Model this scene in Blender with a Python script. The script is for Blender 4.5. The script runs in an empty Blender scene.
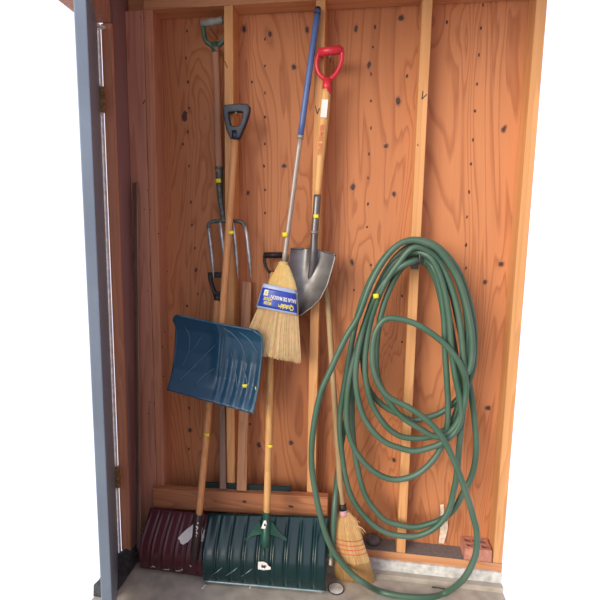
import bpy, bmesh, math, random
from mathutils import Vector, Matrix
random.seed(7)
V = Vector
SC = bpy.context.scene
COL = SC.collection
PI = math.pi

# ------------------------------------------------------------------ camera
F = 451.38
CAM = V((0.59951, -2.00233, 1.49495))
YAW, PITCH, ROLL = 0.13881, 0.13083, 0.01541
cy, sy, cp, sp, cr, sr = (math.cos(YAW), math.sin(YAW), math.cos(PITCH), math.sin(PITCH), math.cos(ROLL), math.sin(ROLL))
fwd = V((-sy*cp, cy*cp, -sp)); rt0 = V((cy, sy, 0)); up0 = rt0.cross(fwd)
rt = rt0*cr + up0*sr; upv = up0*cr - rt0*sr
cd = bpy.data.cameras.new('camera'); cam = bpy.data.objects.new('camera', cd); COL.objects.link(cam)
cam.matrix_world = Matrix(((rt.x, upv.x, -fwd.x, CAM.x), (rt.y, upv.y, -fwd.y, CAM.y), (rt.z, upv.z, -fwd.z, CAM.z), (0, 0, 0, 1)))
cd.sensor_width = 36; cd.lens = F/600*36; cd.clip_start = 0.02
SC.camera = cam

def ray(x, y):
    return rt*((x-300)/F) - upv*((y-300)/F) + fwd
def at(x, y, Y):                 # point of the place seen at a photo position, at distance Y from the plywood
    d = ray(x, y); return CAM + d*((Y-CAM.y)/d.y)
def atz(x, y, z):
    d = ray(x, y); return CAM + d*((z-CAM.z)/d.z)

# ------------------------------------------------------------------ materials
def nodes(name):
    m = bpy.data.materials.new(name); m.use_nodes = True
    nt = m.node_tree; b = nt.nodes['Principled BSDF']
    return m, nt, b
def lk(nt, a, b): nt.links.new(a, b)
def mat(name, col, rough=.5, metal=0, var=.12, scale=25, bump=0.0, spec=.5, stretch=(1, 1, 1), col2=None):
    m, nt, b = nodes(name)
    tc = nt.nodes.new('ShaderNodeTexCoord'); mp = nt.nodes.new('ShaderNodeMapping'); mp.inputs['Scale'].default_value = stretch
    lk(nt, tc.outputs['Object'], mp.inputs['Vector'])
    n = nt.nodes.new('ShaderNodeTexNoise'); n.inputs['Scale'].default_value = scale; n.inputs['Detail'].default_value = 5
    lk(nt, mp.outputs['Vector'], n.inputs['Vector'])
    r = nt.nodes.new('ShaderNodeValToRGB')
    c2 = col2 if col2 else tuple(c*(1+var) for c in col)
    r.color_ramp.elements[0].position = .3; r.color_ramp.elements[1].position = .7
    r.color_ramp.elements[0].color = (*[c*(1-var) for c in col], 1); r.color_ramp.elements[1].color = (*c2, 1)
    lk(nt, n.outputs['Fac'], r.inputs['Fac']); lk(nt, r.outputs['Color'], b.inputs['Base Color'])
    b.inputs['Roughness'].default_value = rough; b.inputs['Metallic'].default_value = metal
    b.inputs['Specular IOR Level'].default_value = spec
    if bump:
        bp = nt.nodes.new('ShaderNodeBump'); bp.inputs['Strength'].default_value = bump; bp.inputs['Distance'].default_value = .004
        lk(nt, n.outputs['Fac'], bp.inputs['Height']); lk(nt, bp.outputs['Normal'], b.inputs['Normal'])
    return m
def wood(name, light, dark, axis='Z', ring=14, warp=1.2, stretch=.07, fine=.35, seed=0, rough=.65, bump=.25, base=7, thin=False):
    """grain: noise drawn out along the axis, cut into growth bands, plus fine fibres"""
    m, nt, b = nodes(name)
    N = nt.nodes.new
    tc = N('ShaderNodeTexCoord'); mp = N('ShaderNodeMapping')
    s = [1, 1, 1]; s['XYZ'.index(axis)] = stretch
    mp.inputs['Scale'].default_value = s; mp.inputs['Location'].default_value = (seed*1.7, seed*.9, seed*2.3)
    lk(nt, tc.outputs['Object'], mp.inputs['Vector'])
    n1 = N('ShaderNodeTexNoise'); n1.inputs['Scale'].default_value = base; n1.inputs['Detail'].default_value = 2.5; n1.inputs['Roughness'].default_value = .45
    n1.inputs['Distortion'].default_value = warp*.3
    lk(nt, mp.outputs['Vector'], n1.inputs['Vector'])
    mu = N('ShaderNodeMath'); mu.operation = 'MULTIPLY'; mu.inputs[1].default_value = ring
    lk(nt, n1.outputs['Fac'], mu.inputs[0])
    fr = N('ShaderNodeMath'); fr.operation = 'FRACT'; lk(nt, mu.outputs[0], fr.inputs[0])
    rp = N('ShaderNodeValToRGB'); e = rp.color_ramp.elements
    e[0].position = 0; e[0].color = (0, 0, 0, 1); e[1].position = .62; e[1].color = (.55, .55, .55, 1)
    k = e.new(.9); k.color = (1, 1, 1, 1); k2 = e.new(1.0); k2.color = (0, 0, 0, 1)
    lk(nt, fr.outputs[0], rp.inputs['Fac'])
    if thin:
        e[0].position = .0; e[1].position = .55; e[1].color = (.12, .12, .12, 1); e[2].position = .86; e[2].color = (1, 1, 1, 1); e[3].position = 1.0; e[3].color = (.1, .1, .1, 1)
        n1.inputs['Detail'].default_value = 3.5
    mp2 = N('ShaderNodeMapping'); s2 = [1, 1, 1]; s2['XYZ'.index(axis)] = .025; mp2.inputs['Scale'].default_value = s2
    lk(nt, tc.outputs['Object'], mp2.inputs['Vector'])
    n2 = N('ShaderNodeTexNoise'); n2.inputs['Scale'].default_value = 160; n2.inputs['Detail'].default_value = 3
    lk(nt, mp2.outputs['Vector'], n2.inputs['Vector'])
    n3 = N('ShaderNodeTexNoise'); n3.inputs['Scale'].default_value = 2.2; n3.inputs['Detail'].default_value = 3
    lk(nt, mp.outputs['Vector'], n3.inputs['Vector'])
    mx = N('ShaderNodeMix'); mx.data_type = 'FLOAT'; mx.inputs['Factor'].default_value = fine
    lk(nt, rp.outputs['Color'], mx.inputs['A']); lk(nt, n2.outputs['Fac'], mx.inputs['B'])
    mc = N('ShaderNodeMix'); mc.data_type = 'RGBA'
    lk(nt, mx.outputs['Result'], mc.inputs['Factor'])
    mc.inputs['A'].default_value = (*light, 1); mc.inputs['B'].default_value = (*dark, 1)
    hv = N('ShaderNodeMix'); hv.data_type = 'RGBA'; hv.blend_type = 'MULTIPLY'; hv.inputs['Factor'].default_value = .55
    r3 = N('ShaderNodeValToRGB'); r3.color_ramp.elements[0].position = .35; r3.color_ramp.elements[1].position = .65
    r3.color_ramp.elements[0].color = (.72, .66, .62, 1); r3.color_ramp.elements[1].color = (1.1, 1.1, 1.1, 1)
    lk(nt, n3.outputs['Fac'], r3.inputs['Fac'])
    lk(nt, mc.outputs['Result'], hv.inputs['A']); lk(nt, r3.outputs['Color'], hv.inputs['B'])
    lk(nt, hv.outputs['Result'], b.inputs['Base Color'])
    b.inputs['Roughness'].default_value = rough; b.inputs['Specular IOR Level'].default_value = .25
    bp = N('ShaderNodeBump'); bp.inputs['Strength'].default_value = bump; bp.inputs['Distance'].default_value = .002
    lk(nt, mx.outputs['Result'], bp.inputs['Height']); lk(nt, bp.outputs['Normal'], b.inputs['Normal'])
    return m
def straw(name, c1, c2):
    m, nt, b = nodes(name)
    g = nt.nodes.new('ShaderNodeNewGeometry'); r = nt.nodes.new('ShaderNodeValToRGB')
    r.color_ramp.elements[0].color = (*c1, 1); r.color_ramp.elements[1].color = (*c2, 1)
    lk(nt, g.outputs['Random Per Island'], r.inputs['Fac'])
    tc = nt.nodes.new('ShaderNodeTexCoord'); n = nt.nodes.new('ShaderNodeTexNoise'); n.inputs['Scale'].default_value = 60
    lk(nt, tc.outputs['Object'], n.inputs['Vector'])
    mx = nt.nodes.new('ShaderNodeMix'); mx.data_type = 'RGBA'; mx.blend_type = 'MULTIPLY'; mx.inputs['Factor'].default_value = .35
    lk(nt, r.outputs['Color'], mx.inputs['A']); lk(nt, n.outputs['Color'], mx.inputs['B'])
    lk(nt, mx.outputs['Result'], b.inputs['Base Color']); b.inputs['Roughness'].default_value = .7
    b.inputs['Specular IOR Level'].default_value = .2
    return m

PLY_L, PLY_D = (.62, .266, .118), (.38, .136, .058)
M = dict(
 ply=wood('plywood', PLY_L, PLY_D, ring=22, stretch=.15, seed=3, base=4.2, warp=2.5, fine=.38, thin=True),
 ply_shade=wood('plywood_shade_tone', (.36, .20, .185), (.25, .13, .12), ring=9, stretch=.10, seed=8, base=5.5, fine=.4),  # same wood made darker: shade of the unlit side wall in the colour
 stud=wood('stud_wood', (.84, .47, .21), (.66, .33, .13), ring=8, stretch=.05, seed=1, base=16),
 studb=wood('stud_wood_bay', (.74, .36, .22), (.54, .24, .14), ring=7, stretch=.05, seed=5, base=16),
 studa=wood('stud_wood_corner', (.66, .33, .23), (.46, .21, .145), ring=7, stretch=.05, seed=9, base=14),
 plate=wood('plate_wood', (.72, .38, .19), (.50, .22, .10), axis='X', ring=7, stretch=.05, seed=4, base=16),
 board=wood('board_wood', (.60, .27, .13), (.36, .14, .07), axis='X', ring=8, stretch=.06, seed=6, base=14),
 lath=wood('lath_wood', (.60, .33, .19), (.40, .19, .10), ring=6, stretch=.05, seed=11, base=18),
 lathg=wood('grey_lath_wood', (.33, .22, .17), (.22, .14, .11), ring=6, stretch=.05, seed=12, base=18),
 handle=wood('ash_handle', (.70, .36, .16), (.55, .25, .10), ring=6, stretch=.04, seed=13, base=22, rough=.45, bump=.08),
 handle2=wood('pale_ash_handle', (.76, .46, .19), (.62, .33, .12), ring=6, stretch=.04, seed=15, base=22, rough=.45, bump=.08),
 handle3=wood('aged_handle', (.52, .27, .17), (.36, .17, .10), ring=6, stretch=.04, seed=17, base=22, rough=.6, bump=.1),
 handle4=wood('worn_tan_handle', (.50, .36, .19), (.36, .24, .12), ring=6, stretch=.04, seed=19, base=22, rough=.6, bump=.1),
 knot=mat('wood_knot', (.085, .035, .025), .7, scale=200, var=.4),
 knotring=mat('wood_knot_ring', (.38, .16, .08), .7, scale=90, var=.25),
 ink=mat('pencil_mark', (.02, .015, .02), .7),
 concrete=mat('concrete', (.44, .405, .345), .9, scale=14, var=.22, bump=.5),
 curb=mat('pale_curb_concrete', (.60, .62, .60), .9, scale=30, var=.28, bump=.6),
 dust=mat('dusty_sill', (.20, .185, .18), .95, scale=60, var=.15),
 ceil=mat('ceiling_board', (.30, .24, .20), .9),
 door=mat('door_paint', (.19, .245, .31), .38, scale=5, var=.10),
 white=mat('white_metal', (.72, .72, .70), .45, var=.15, scale=30),
 weather=mat('weatherstrip', (.70, .68, .66), .6, var=.25, scale=40),
 hinge=mat('rusty_hinge', (.42, .26, .12), .5, metal=.5, var=.5, scale=80),
 rubber=mat('black_rubber', (.045, .045, .05), .7, var=.5, scale=35, bump=.5),
 greengrip=mat('green_grip_paint', (.055, .115, .075), .45, var=.3, scale=40),
 greybar=mat('worn_grey_grip', (.33, .34, .29), .45, var=.25, scale=50),
 red=mat('red_plastic', (.66, .030, .055), .32, var=.06),
 navy=mat('navy_plastic', (.008, .018, .042), .4, var=.2),
 bluep=mat('blue_shovel_plastic', (.010, .055, .110), .34, var=.12, scale=8),
 bluesheen=mat('sheen_tinted_blue_plastic', (.045, .12, .19), .4, var=.3, scale=120),  # lighter blue paints the sheen along ridges and rim
 blueh=mat('blue_handle_paint', (.085, .150, .36), .35, var=.08),
 black=mat('black_plastic', (.018, .016, .018), .45, var=.2),
 darkbrown=mat('dark_brown_plastic', (.035, .018, .02), .35, var=.2),
 greenp=mat('dark_green_plastic', (.004, .028, .032), .20, var=.15, scale=9),
 greens=mat('green_socket_plastic', (.012, .075, .050), .35, var=.15),
 greenline=mat('green_panel', (.008, .035, .038), .4),
 maroon=mat('maroon_plastic', (.085, .017, .025), .33, var=.15, scale=9),
 scuff=mat('pale_scuffs', (.55, .53, .55), .6),
 wear=mat('grey_wear_strip', (.28, .38, .40), .35, metal=.6, var=.2, scale=60),
 steel=mat('shovel_steel', (.20, .195, .20), .42, metal=.75, var=.3, scale=14),
 steelb=mat('bright_worn_steel', (.34, .29, .27), .5, metal=.7, var=.2, scale=40),
 forks=mat('fork_steel', (.42, .44, .46), .35, metal=.7, var=.35, scale=30),
 forkd=mat('dark_fork_socket', (.11, .125, .115), .5, metal=.4, var=.4, scale=50),
 alu=mat('satin_metal_pole', (.44, .38, .33), .5, metal=.45, var=.1),
 hose=mat('green_hose_vinyl', (.054, .150, .094), .40, var=.2, scale=7, col2=(.090, .160, .118)),
 brass=mat('dull_metal_coupling', (.22, .20, .17), .4, metal=.8, var=.3, scale=80),
 brick=mat('red_brick', (.52, .235, .17), .9, var=.22, scale=45, bump=.5),
 stone=mat('grey_stone', (.15, .125, .125), .7, var=.3, scale=30, bump=.3),
 paper=mat('white_paper', (.80, .79, .76), .7, var=.05),
 yellow=mat('yellow_sticker', (.86, .74, .02), .55, var=.05),
 lblue=mat('blue_label_film', (.022, .060, .40), .30, var=.15, scale=20),
 lpale=mat('pale_label_edge', (.42, .50, .72), .35, var=.1),
 lyel=mat('yellow_print', (.78, .66, .10), .5, var=.1),
 redink=mat('red_print', (.70, .20, .09), .6),
 pink=mat('pink_band', (.60, .34, .33), .6),
 redthread=mat('red_stitching', (.62, .12, .07), .7, var=.2, scale=120),
 straw=straw('broom_straw', (.72, .48, .22), (.93, .74, .43)),
 strawtop=straw('broom_straw_top', (.88, .62, .22), (.96, .76, .36)),
 strawold=straw('old_broom_straw', (.66, .38, .14), (.92, .68, .34)),
 strawcore=mat('straw_core', (.66, .46, .22), .8, var=.3, scale=60, stretch=(6, 6, .3)),
 nailm=mat('nail_steel', (.10, .095, .09), .45, metal=.8),
 splinter=mat('pale_splintered_wood', (.78, .66, .52), .8, var=.25, scale=60),
 twig=mat('dark_twig', (.07, .045, .035), .8),
)

# ------------------------------------------------------------------ mesh helpers
def catmull(pts, n):
    P = [V(p) for p in pts]
    P = [P[0]*2-P[1]] + P + [P[-1]*2-P[-2]]
    out = []
    for i in range(1, len(P)-2):
        a, b, c, d = P[i-1:i+3]
        for k in range(n):
            t = k/n
            out.append(.5*((2*b)+(c-a)*t+(2*a-5*b+4*c-d)*t*t+(3*b-a-3*c+d)*t**3))
    out.append(P[-2].copy()); return out
def tube(bm, pts, r, seg=12, flat=1.0, flatdir=None):
    pts = [V(p) for p in pts]; n = len(pts)
    rs = r if isinstance(r, (list, tuple)) else [r]*n
    t0 = (pts[1]-pts[0]).normalized()
    a = V((0, 1, 0)) if abs(t0.y) < .9 else V((1, 0, 0))
    u = t0.cross(a).normalized()
    rings = []
    for i, p in enumerate(pts):
        t = (pts[min(i+1, n-1)]-pts[max(i-1, 0)])
        if t.length < 1e-9: t = t0
        t.normalize(); u = (u-t*u.dot(t)).normalized(); w = t.cross(u)
        rings.append([bm.verts.new(p+(u*math.cos(2*PI*k/seg)+w*math.sin(2*PI*k/seg)*flat)*rs[i]) for k in range(seg)])
    for i in range(n-1):
        for k in range(seg):
            f = bm.faces.new((rings[i][k], rings[i][(k+1) % seg], rings[i+1][(k+1) % seg], rings[i+1][k])); f.smooth = seg > 4
    bm.faces.new(rings[0][::-1]); bm.faces.new(rings[-1])
def box(bm, lo, hi):
    x0, y0, z0 = lo; x1, y1, z1 = hi
    v = [bm.verts.new(p) for p in ((x0, y0, z0), (x1, y0, z0), (x1, y1, z0), (x0, y1, z0), (x0, y0, z1), (x1, y0, z1), (x1, y1, z1), (x0, y1, z1))]
    fs = []
    for q in ((0, 3, 2, 1), (4, 5, 6, 7), (0, 1, 5, 4), (1, 2, 6, 5), (2, 3, 7, 6), (3, 0, 4, 7)):
        fs.append(bm.faces.new([v[i] for i in q]))
    return fs
def obox(bm, c, ax, ay, az, hx, hy, hz):
    """box centred at c along unit axes"""
    v = []
    for sz in (-1, 1):
        for s1, s2 in ((-1, -1), (1, -1), (1, 1), (-1, 1)):
            v.append(bm.verts.new(V(c)+ax*(s1*hx)+ay*(s2*hy)+az*(sz*hz)))
    return [bm.faces.new([v[i] for i in q]) for q in ((0, 3, 2, 1), (4, 5, 6, 7), (0, 1, 5, 4), (1, 2, 6, 5), (2, 3, 7, 6), (3, 0, 4, 7))]
def prism(bm, poly, d):
    a = [bm.verts.new(V(p)) for p in poly]; b = [bm.verts.new(V(p)+V(d)) for p in poly]
    n = len(a); bm.faces.new(a); bm.faces.new(b[::-1])
    for i in range(n): bm.faces.new((a[i], b[i], b[(i+1) % n], a[(i+1) % n]))
def frame_prism(bm, outer, inner, d):
    n = len(outer); d = V(d)
    A = [bm.verts.new(V(p)) for p in outer]; B = [bm.verts.new(V(p)) for p in inner]
    A2 = [bm.verts.new(V(p)+d) for p in outer]; B2 = [bm.verts.new(V(p)+d) for p in inner]
    for i in range(n):
        j = (i+1) % n
        bm.faces.new((A[i], A[j], B[j], B[i])); bm.faces.new((A2[i], B2[i], B2[j], A2[j]))
        bm.faces.new((A[i], A2[i], A2[j], A[j])); bm.faces.new((B[i], B[j], B2[j], B2[i]))
def sheet(bm, fn, nu, nv, th, smooth=True):
    """curved panel: fn(u,v) gives the face towards the room, th the thickness behind it"""
    P = [[V(fn(i/nu, j/nv)) for i in range(nu+1)] for j in range(nv+1)]
    Nn = [[None]*(nu+1) for _ in range(nv+1)]
    for j in range(nv+1):
        for i in range(nu+1):
            du = P[j][min(i+1, nu)]-P[j][max(i-1, 0)]; dv = P[min(j+1, nv)][i]-P[max(j-1, 0)][i]
            n = du.cross(dv).normalized()
            if n.y < 0: n = -n
            Nn[j][i] = n
    A = [[bm.verts.new(P[j][i]) for i in range(nu+1)] for j in range(nv+1)]
    B = [[bm.verts.new(P[j][i]+Nn[j][i]*th) for i in range(nu+1)] for j in range(nv+1)]
    for j in range(nv):
        for i in range(nu):
            f = bm.faces.new((A[j][i], A[j+1][i], A[j+1][i+1], A[j][i+1])); f.smooth = smooth
            f = bm.faces.new((B[j][i], B[j][i+1], B[j+1][i+1], B[j+1][i])); f.smooth = smooth
    for i in range(nu):
        bm.faces.new((A[0][i], A[0][i+1], B[0][i+1], B[0][i])); bm.faces.new((A[nv][i], B[nv][i], B[nv][i+1], A[nv][i+1]))
    for j in range(nv):
        bm.faces.new((A[j][0], B[j][0], B[j+1][0], A[j+1][0])); bm.faces.new((A[j][nu], A[j+1][nu], B[j+1][nu], B[j][nu]))
def bevel(bm, w, seg=2, ang=30):
    bmesh.ops.remove_doubles(bm, verts=bm.verts, dist=1e-6)
    bmesh.ops.recalc_face_normals(bm, faces=bm.faces)
    es = [e for e in bm.edges if len(e.link_faces) == 2 and e.calc_face_angle(0) > math.radians(ang)]
    bmesh.ops.bevel(bm, geom=es, offset=w, segments=seg, affect='EDGES', profile=.6, clamp_overlap=True)
def obj(name, bm, mats, parent=None, fix=True):
    if fix: bmesh.ops.recalc_face_normals(bm, faces=bm.faces)
    me = bpy.data.meshes.new(name); bm.to_mesh(me); bm.free()
    for m in (mats if isinstance(mats, (list, tuple)) else [mats]): me.materials.append(m)
    o = bpy.data.objects.new(name, me); COL.objects.link(o)
    if parent is not None:
        inv = root_inv(parent); me.transform(inv)
        o.parent = parent
    return o
def root_inv(p):
    M4 = Matrix.Identity(4)
    while p is not None:
        M4 = p.matrix_basis @ M4; p = p.parent
    return M4.inverted()
def rebase(o, loc):
    o.data.transform(Matrix.Translation(-V(loc))); o.location = loc
def tag(o, label, cat=None, group=None, kind=None):
    o['label'] = label
    if cat: o['category'] = cat
    if group: o['group'] = group
    if kind: o['kind'] = kind
    return o
def thing(name, loc, label, cat, group=None, kind=None):
    o = bpy.data.objects.new(name, None); COL.objects.link(o); o.empty_display_size = .05; o.location = loc
    return tag(o, label, cat, group, kind)
def single(name, bm, m, loc, label, cat, group=None, kind=None):
    o = obj(name, bm, m); rebase(o, loc); return tag(o, label, cat, group, kind)
def NB(): return bmesh.new()
def text(s, size, c, right, upw, m, parent, name, thick=.0004, bold=0.0, squash=1.0):
    cu = bpy.data.curves.new('t', 'FONT'); cu.body = s; cu.size = size; cu.align_x = 'CENTER'; cu.align_y = 'CENTER'; cu.extrude = thick; cu.offset = bold
    to = bpy.data.objects.new('t', cu); COL.objects.link(to)
    dg = bpy.context.evaluated_depsgraph_get(); dg.update()
    me = bpy.data.meshes.new_from_object(to.evaluated_get(dg)); me.name = name
    bpy.data.objects.remove(to); bpy.data.curves.remove(cu)
    r = V(right).normalized(); u = V(upw); u = (u-r*u.dot(r)).normalized(); n = r.cross(u)
    r = r*squash
    me.transform(Matrix(((r.x, u.x, n.x, c[0]), (r.y, u.y, n.y, c[1]), (r.z, u.z, n.z, c[2]), (0, 0, 0, 1))))
    o = bpy.data.objects.new(name, me); COL.objects.link(o); me.materials.clear(); me.materials.append(m)
    me.transform(root_inv(parent)); o.parent = parent
    return o
def sticker(c, right, parent, w=.021, h=.015, bend=.004, m=None):
    """small slip stuck round a handle: bent sheet"""
    r = V(right).normalized(); n = V((0, -1, 0)); u = n.cross(r).normalized()*-1
    bm = NB(); c = V(c)
    sheet(bm, lambda a, b: c+r*((a-.5)*w)+u*((b-.5)*h)+n*(bend*(1-(2*a-1)**2)), 6, 2, .0006)
    return obj('price_sticker', bm, m or M['yellow'], parent)
def basis(T, B):
    d = (V(B)-V(T)).normalized(); n = V((0, -1, 0)); n = (n-d*n.dot(d)).normalized(); r = d.cross(n).normalized()
    if r.x < 0: r = -r
    return d, r, n

# ------------------------------------------------------------------ the setting
XL = -.43
XR = 1.2425
SY = -.089
def stud(name, xl, w, m, label, z0=.109, z1=2.44, marks=()):
    bm = NB(); box(bm, (xl, SY, z0), (xl+w, -.0004, z1)); bevel(bm, .002, 1)
    for (px, py, dx, dy) in marks:
        c = at(px, py, SY-.0006)
        o = at(px+dx, py+dy, SY-.0006)
        dd = (o-c)
        fs = obox(bm, (c+o)*.5, dd.normalized(), V((0, 1, 0)), dd.normalized().cross(V((0, 1, 0))), dd.length*.5, .0006, .0016)
        for f in fs: f.material_index = 1
    return single(name, bm, [m, M['ink']], (xl+w/2, SY/2, z0), label, 'wall stud', kind='structure')
def dots(bm, lst, Y, idx, rx, rz):
    for (px, py) in lst:
        c = at(px, py, Y); fs = []
        a = random.uniform(.75, 1.25); b = random.uniform(.75, 1.3); ph = random.uniform(-.3, .3)
        vs0 = []; vs1 = []
        for k in range(10):
            t = 2*PI*k/10; w = random.uniform(.85, 1.1)
            x = math.cos(t)*rx*a*w; z = math.sin(t)*rz*b*w
            p = V((c.x+x*math.cos(ph)-z*math.sin(ph), Y, c.z+x*math.sin(ph)+z*math.cos(ph)))
            vs0.append(bm.verts.new(p+V((0, .0002, 0)))); vs1.append(bm.verts.new(p-V((0, .0006, 0))))
        fs.append(bm.faces.new(vs1))
        for k in range(10): fs.append(bm.faces.new((vs0[k], vs0[(k+1) % 10], vs1[(k+1) % 10], vs1[k])))
        for f in fs: f.material_index = idx
# plywood sheathing with its nail holes and knots
bm = NB(); box(bm, (XL-.1, 0, 0), (XR, .013, 2.56))
nails = [(265,39),(265,66),(265,93),(265,117),(265,144),(264,166),(265,190),(265,213),(252,82),(375,27),(373,47),(371,74),(371,101),(371,128),(369,154),(368,178),(368,204),(367,227),(483,5),(481,28),(479,55),(477,84),(475,111),(473,140),(471,164),(469,192),(467,217),(466,245),(466,268),(407,76),(371,265),(402,296),(402,342),(187,31),(186,58),(188,82),(189,108),(188,132),(183,144),(189,166),(191,202),(192,225),(195,248),(198,294),(187,306),(189,408),(189,449),(250,424),(378,6),(447,22),(354,290),(354,412),(344,6)]
knots = [(307,30),(356,29),(401,18),(369,65),(398,101),(244,29),(386,146),(353,187),(394,194),(284,166),(185,113),(248,193),(485,282),(501,264),(488,408),(394,460),(190,430),(259,445),(291,443),(504,129),(294,67),(270,34),(196,270),(352,262)]
dots(bm, [(184.5, 117.5)], -.0011, 1, .015, .025)
random.seed(21)
dots(bm, knots, -.0002, 2, .0145, .018)
random.seed(21)
dots(bm, knots, -.0010, 1, .0085, .0115)
dots(bm, nails, -.0002, 1, .0045, .0070)
single('wall_back', bm, [M['ply'], M['knot'], M['knotring']], (0.4, .006, 0), 'reddish plywood back wall of the garage between bare studs', 'wall', kind='structure')

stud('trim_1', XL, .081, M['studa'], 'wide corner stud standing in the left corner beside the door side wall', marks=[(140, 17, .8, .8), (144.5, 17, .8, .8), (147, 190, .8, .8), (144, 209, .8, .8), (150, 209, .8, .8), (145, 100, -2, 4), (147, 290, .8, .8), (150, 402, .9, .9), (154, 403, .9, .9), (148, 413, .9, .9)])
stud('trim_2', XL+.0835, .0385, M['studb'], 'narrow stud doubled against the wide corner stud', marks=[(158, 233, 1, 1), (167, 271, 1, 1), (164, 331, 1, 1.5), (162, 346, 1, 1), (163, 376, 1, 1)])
stud('trim_3', 0.0, .0385, M['stud'], 'wall stud behind the navy shovel grip and the blue shovel', marks=[(224.5, 61, 3, 7)])
stud('trim_4', .377, .0385, M['stud'], 'wall stud behind the red handled digging shovel', marks=[(315.3, 106, 2, 8), (317.3, 114, 2.2, -6)])
stud('trim_5', .789, .0385, M['stud'], 'wall stud behind the coiled green hose', marks=[(423, 91, -1.2, 8), (422, 99, 5, -5), (417.5, 144, .8, 2)])
stud('trim_6', 1.203, .0385, M['stud'], 'rightmost wall stud beside the brick')
# plates, sill, curb, floor, ceiling
bm = NB(); box(bm, (XL+.083, SY, 2.4405), (XR, -.0004, 2.478)); box(bm, (XL+.083, SY, 2.4795), (XR, -.0004, 2.517)); box(bm, (XL, -.06, 2.4405), (XL+.0825, -.0004, 2.517)); bevel(bm, .002, 1)
single('trim_7', bm, M['plate'], (.4, SY/2, 2.44), 'double top plate running along the top of the wall', 'top plate', kind='structure')
bm = NB(); fs = box(bm, (XL, SY, .0715), (XR, -.0004, .1085))
bmesh.ops.recalc_face_normals(bm, faces=bm.faces)
for f in bm.faces:
    if f.normal.z > .9: f.material_index = 1
single('trim_8', bm, [M['plate'], M['dust']], (.4, SY/2, .0715), 'wooden sill plate along the bottom of the wall on the pale curb', 'sill plate', kind='structure')
bm = NB(); box(bm, (XL-.1, -.101, -.02), (XR, .06, .071)); bevel(bm, .006, 2)
for f in box(bm, (XL-.045, -.128, -.02), (XR, -.102, .024)): f.material_index = 1
single('baseboard_back', bm, [M['curb'], M['concrete']], (.4, 0, 0), 'pale concrete curb under the wooden sill plate', 'curb', kind='structure')
bm = NB(); box(bm, (XL-.045, -.85, -.12), (XR, .1, 0)); box(bm, (-2.6, -6.0, -.12), (2.0, -.851, 0))
single('floor', bm, M['concrete'], (.4, -1.2, 0), 'grey concrete garage floor', 'floor', kind='structure')
bm = NB(); box(bm, (XL-.1, -.80, 2.5185), (XR, .013, 2.55))  # out of view, added to block overhead light, depth set for wall brightness
single('ceiling', bm, M['ceil'], (.4, -.8, 2.5185), 'unseen board ceiling added over the wall to hold back light from above', 'ceiling', kind='structure')
bm = NB(); box(bm, (2.0, -6.0, 0), (2.1, -.3, 2.6))  # out of view, added to dim the left corner
single('wall_right_added', bm, M['ply_shade'], (2.05, -3, 0), 'unseen side wall added on the right to cut daylight', 'wall', kind='structure')
# left side wall and door
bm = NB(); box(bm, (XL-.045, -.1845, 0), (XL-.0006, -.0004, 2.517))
single('wall_left', bm, M['ply_shade'], (XL-.02, -.1, 0), 'short wooden side wall between the corner and the door, its shade put into the wood colour', 'wall', kind='structure')
bm = NB(); box(bm, (XL-.045, -.2, .0505), (XL-.0006, -.185, 2.344)); bevel(bm, .002, 1)
single('trim_11', bm, M['studb'], (XL-.02, -.19, .05), 'narrow wooden door jamb board between the white strip and the shade toned side wall', 'door jamb', kind='structure')
bm = NB(); box(bm, (XL-.1, -.72, 2.345), (XL-.0006, -.2005, 2.517)); bevel(bm, .002, 1)
single('trim_9', bm, M['studa'], (XL-.05, -.6, 2.345), 'wooden header above the grey door', 'door header', kind='structure')
HX, HY = XL-.047, -.219
ANG = math.radians(28.5)
ld = V((math.sin(ANG), -math.cos(ANG), 0)); ln = V((math.cos(ANG), math.sin(ANG), 0))
door = thing('door_1', (HX, HY, 0), 'grey blue metal door at the left standing slightly ajar', 'door', kind='structure')
LW = .56
bm = NB(); c = V((HX, HY, 1.18))+ld*(LW/2+.006)-ln*.018
obox(bm, c, ld, ln, V((0, 0, 1)), LW/2, .0165, 1.145); bevel(bm, .003, 2)
obj('door_leaf', bm, M['door'], door)
bm = NB(); box(bm, (XL-.068, -.2145, .03), (XL-.045, -.2005, 2.34)); bevel(bm, .003, 2)
o = obj('weatherstrip', bm, M['weather'], door); o['label'] = 'white strip along the door jamb'
for z in (2.05, .42):
    bm = NB(); tube(bm, [(XL-.062, -.222, z-.055), (XL-.062, -.222, z+.055)], .007, 10)
    for k in (-.055, -.018, .018, .055): tube(bm, [(XL-.062, -.222, z+k-.004), (XL-.062, -.222, z+k+.004)], .0085, 10)
    box(bm, (XL-.06, -.2165, z-.05), (XL-.035, -.2006, z+.05))
    o = obj('hinge', bm, M['hinge'], door); o['label'] = 'rusty brass hinge'
bm = NB(); prism(bm, [(XL-.115, -.235, 2.325), (XL-.03, -.225, 2.315), (XL-.018, -.215, 2.325), (XL-.05, -.215, 2.338), (XL-.115, -.22, 2.39)], (0, .014, 0))
o = obj('head_strip', bm, M['white'], door); o['label'] = 'white metal corner at the head of the door'
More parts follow.
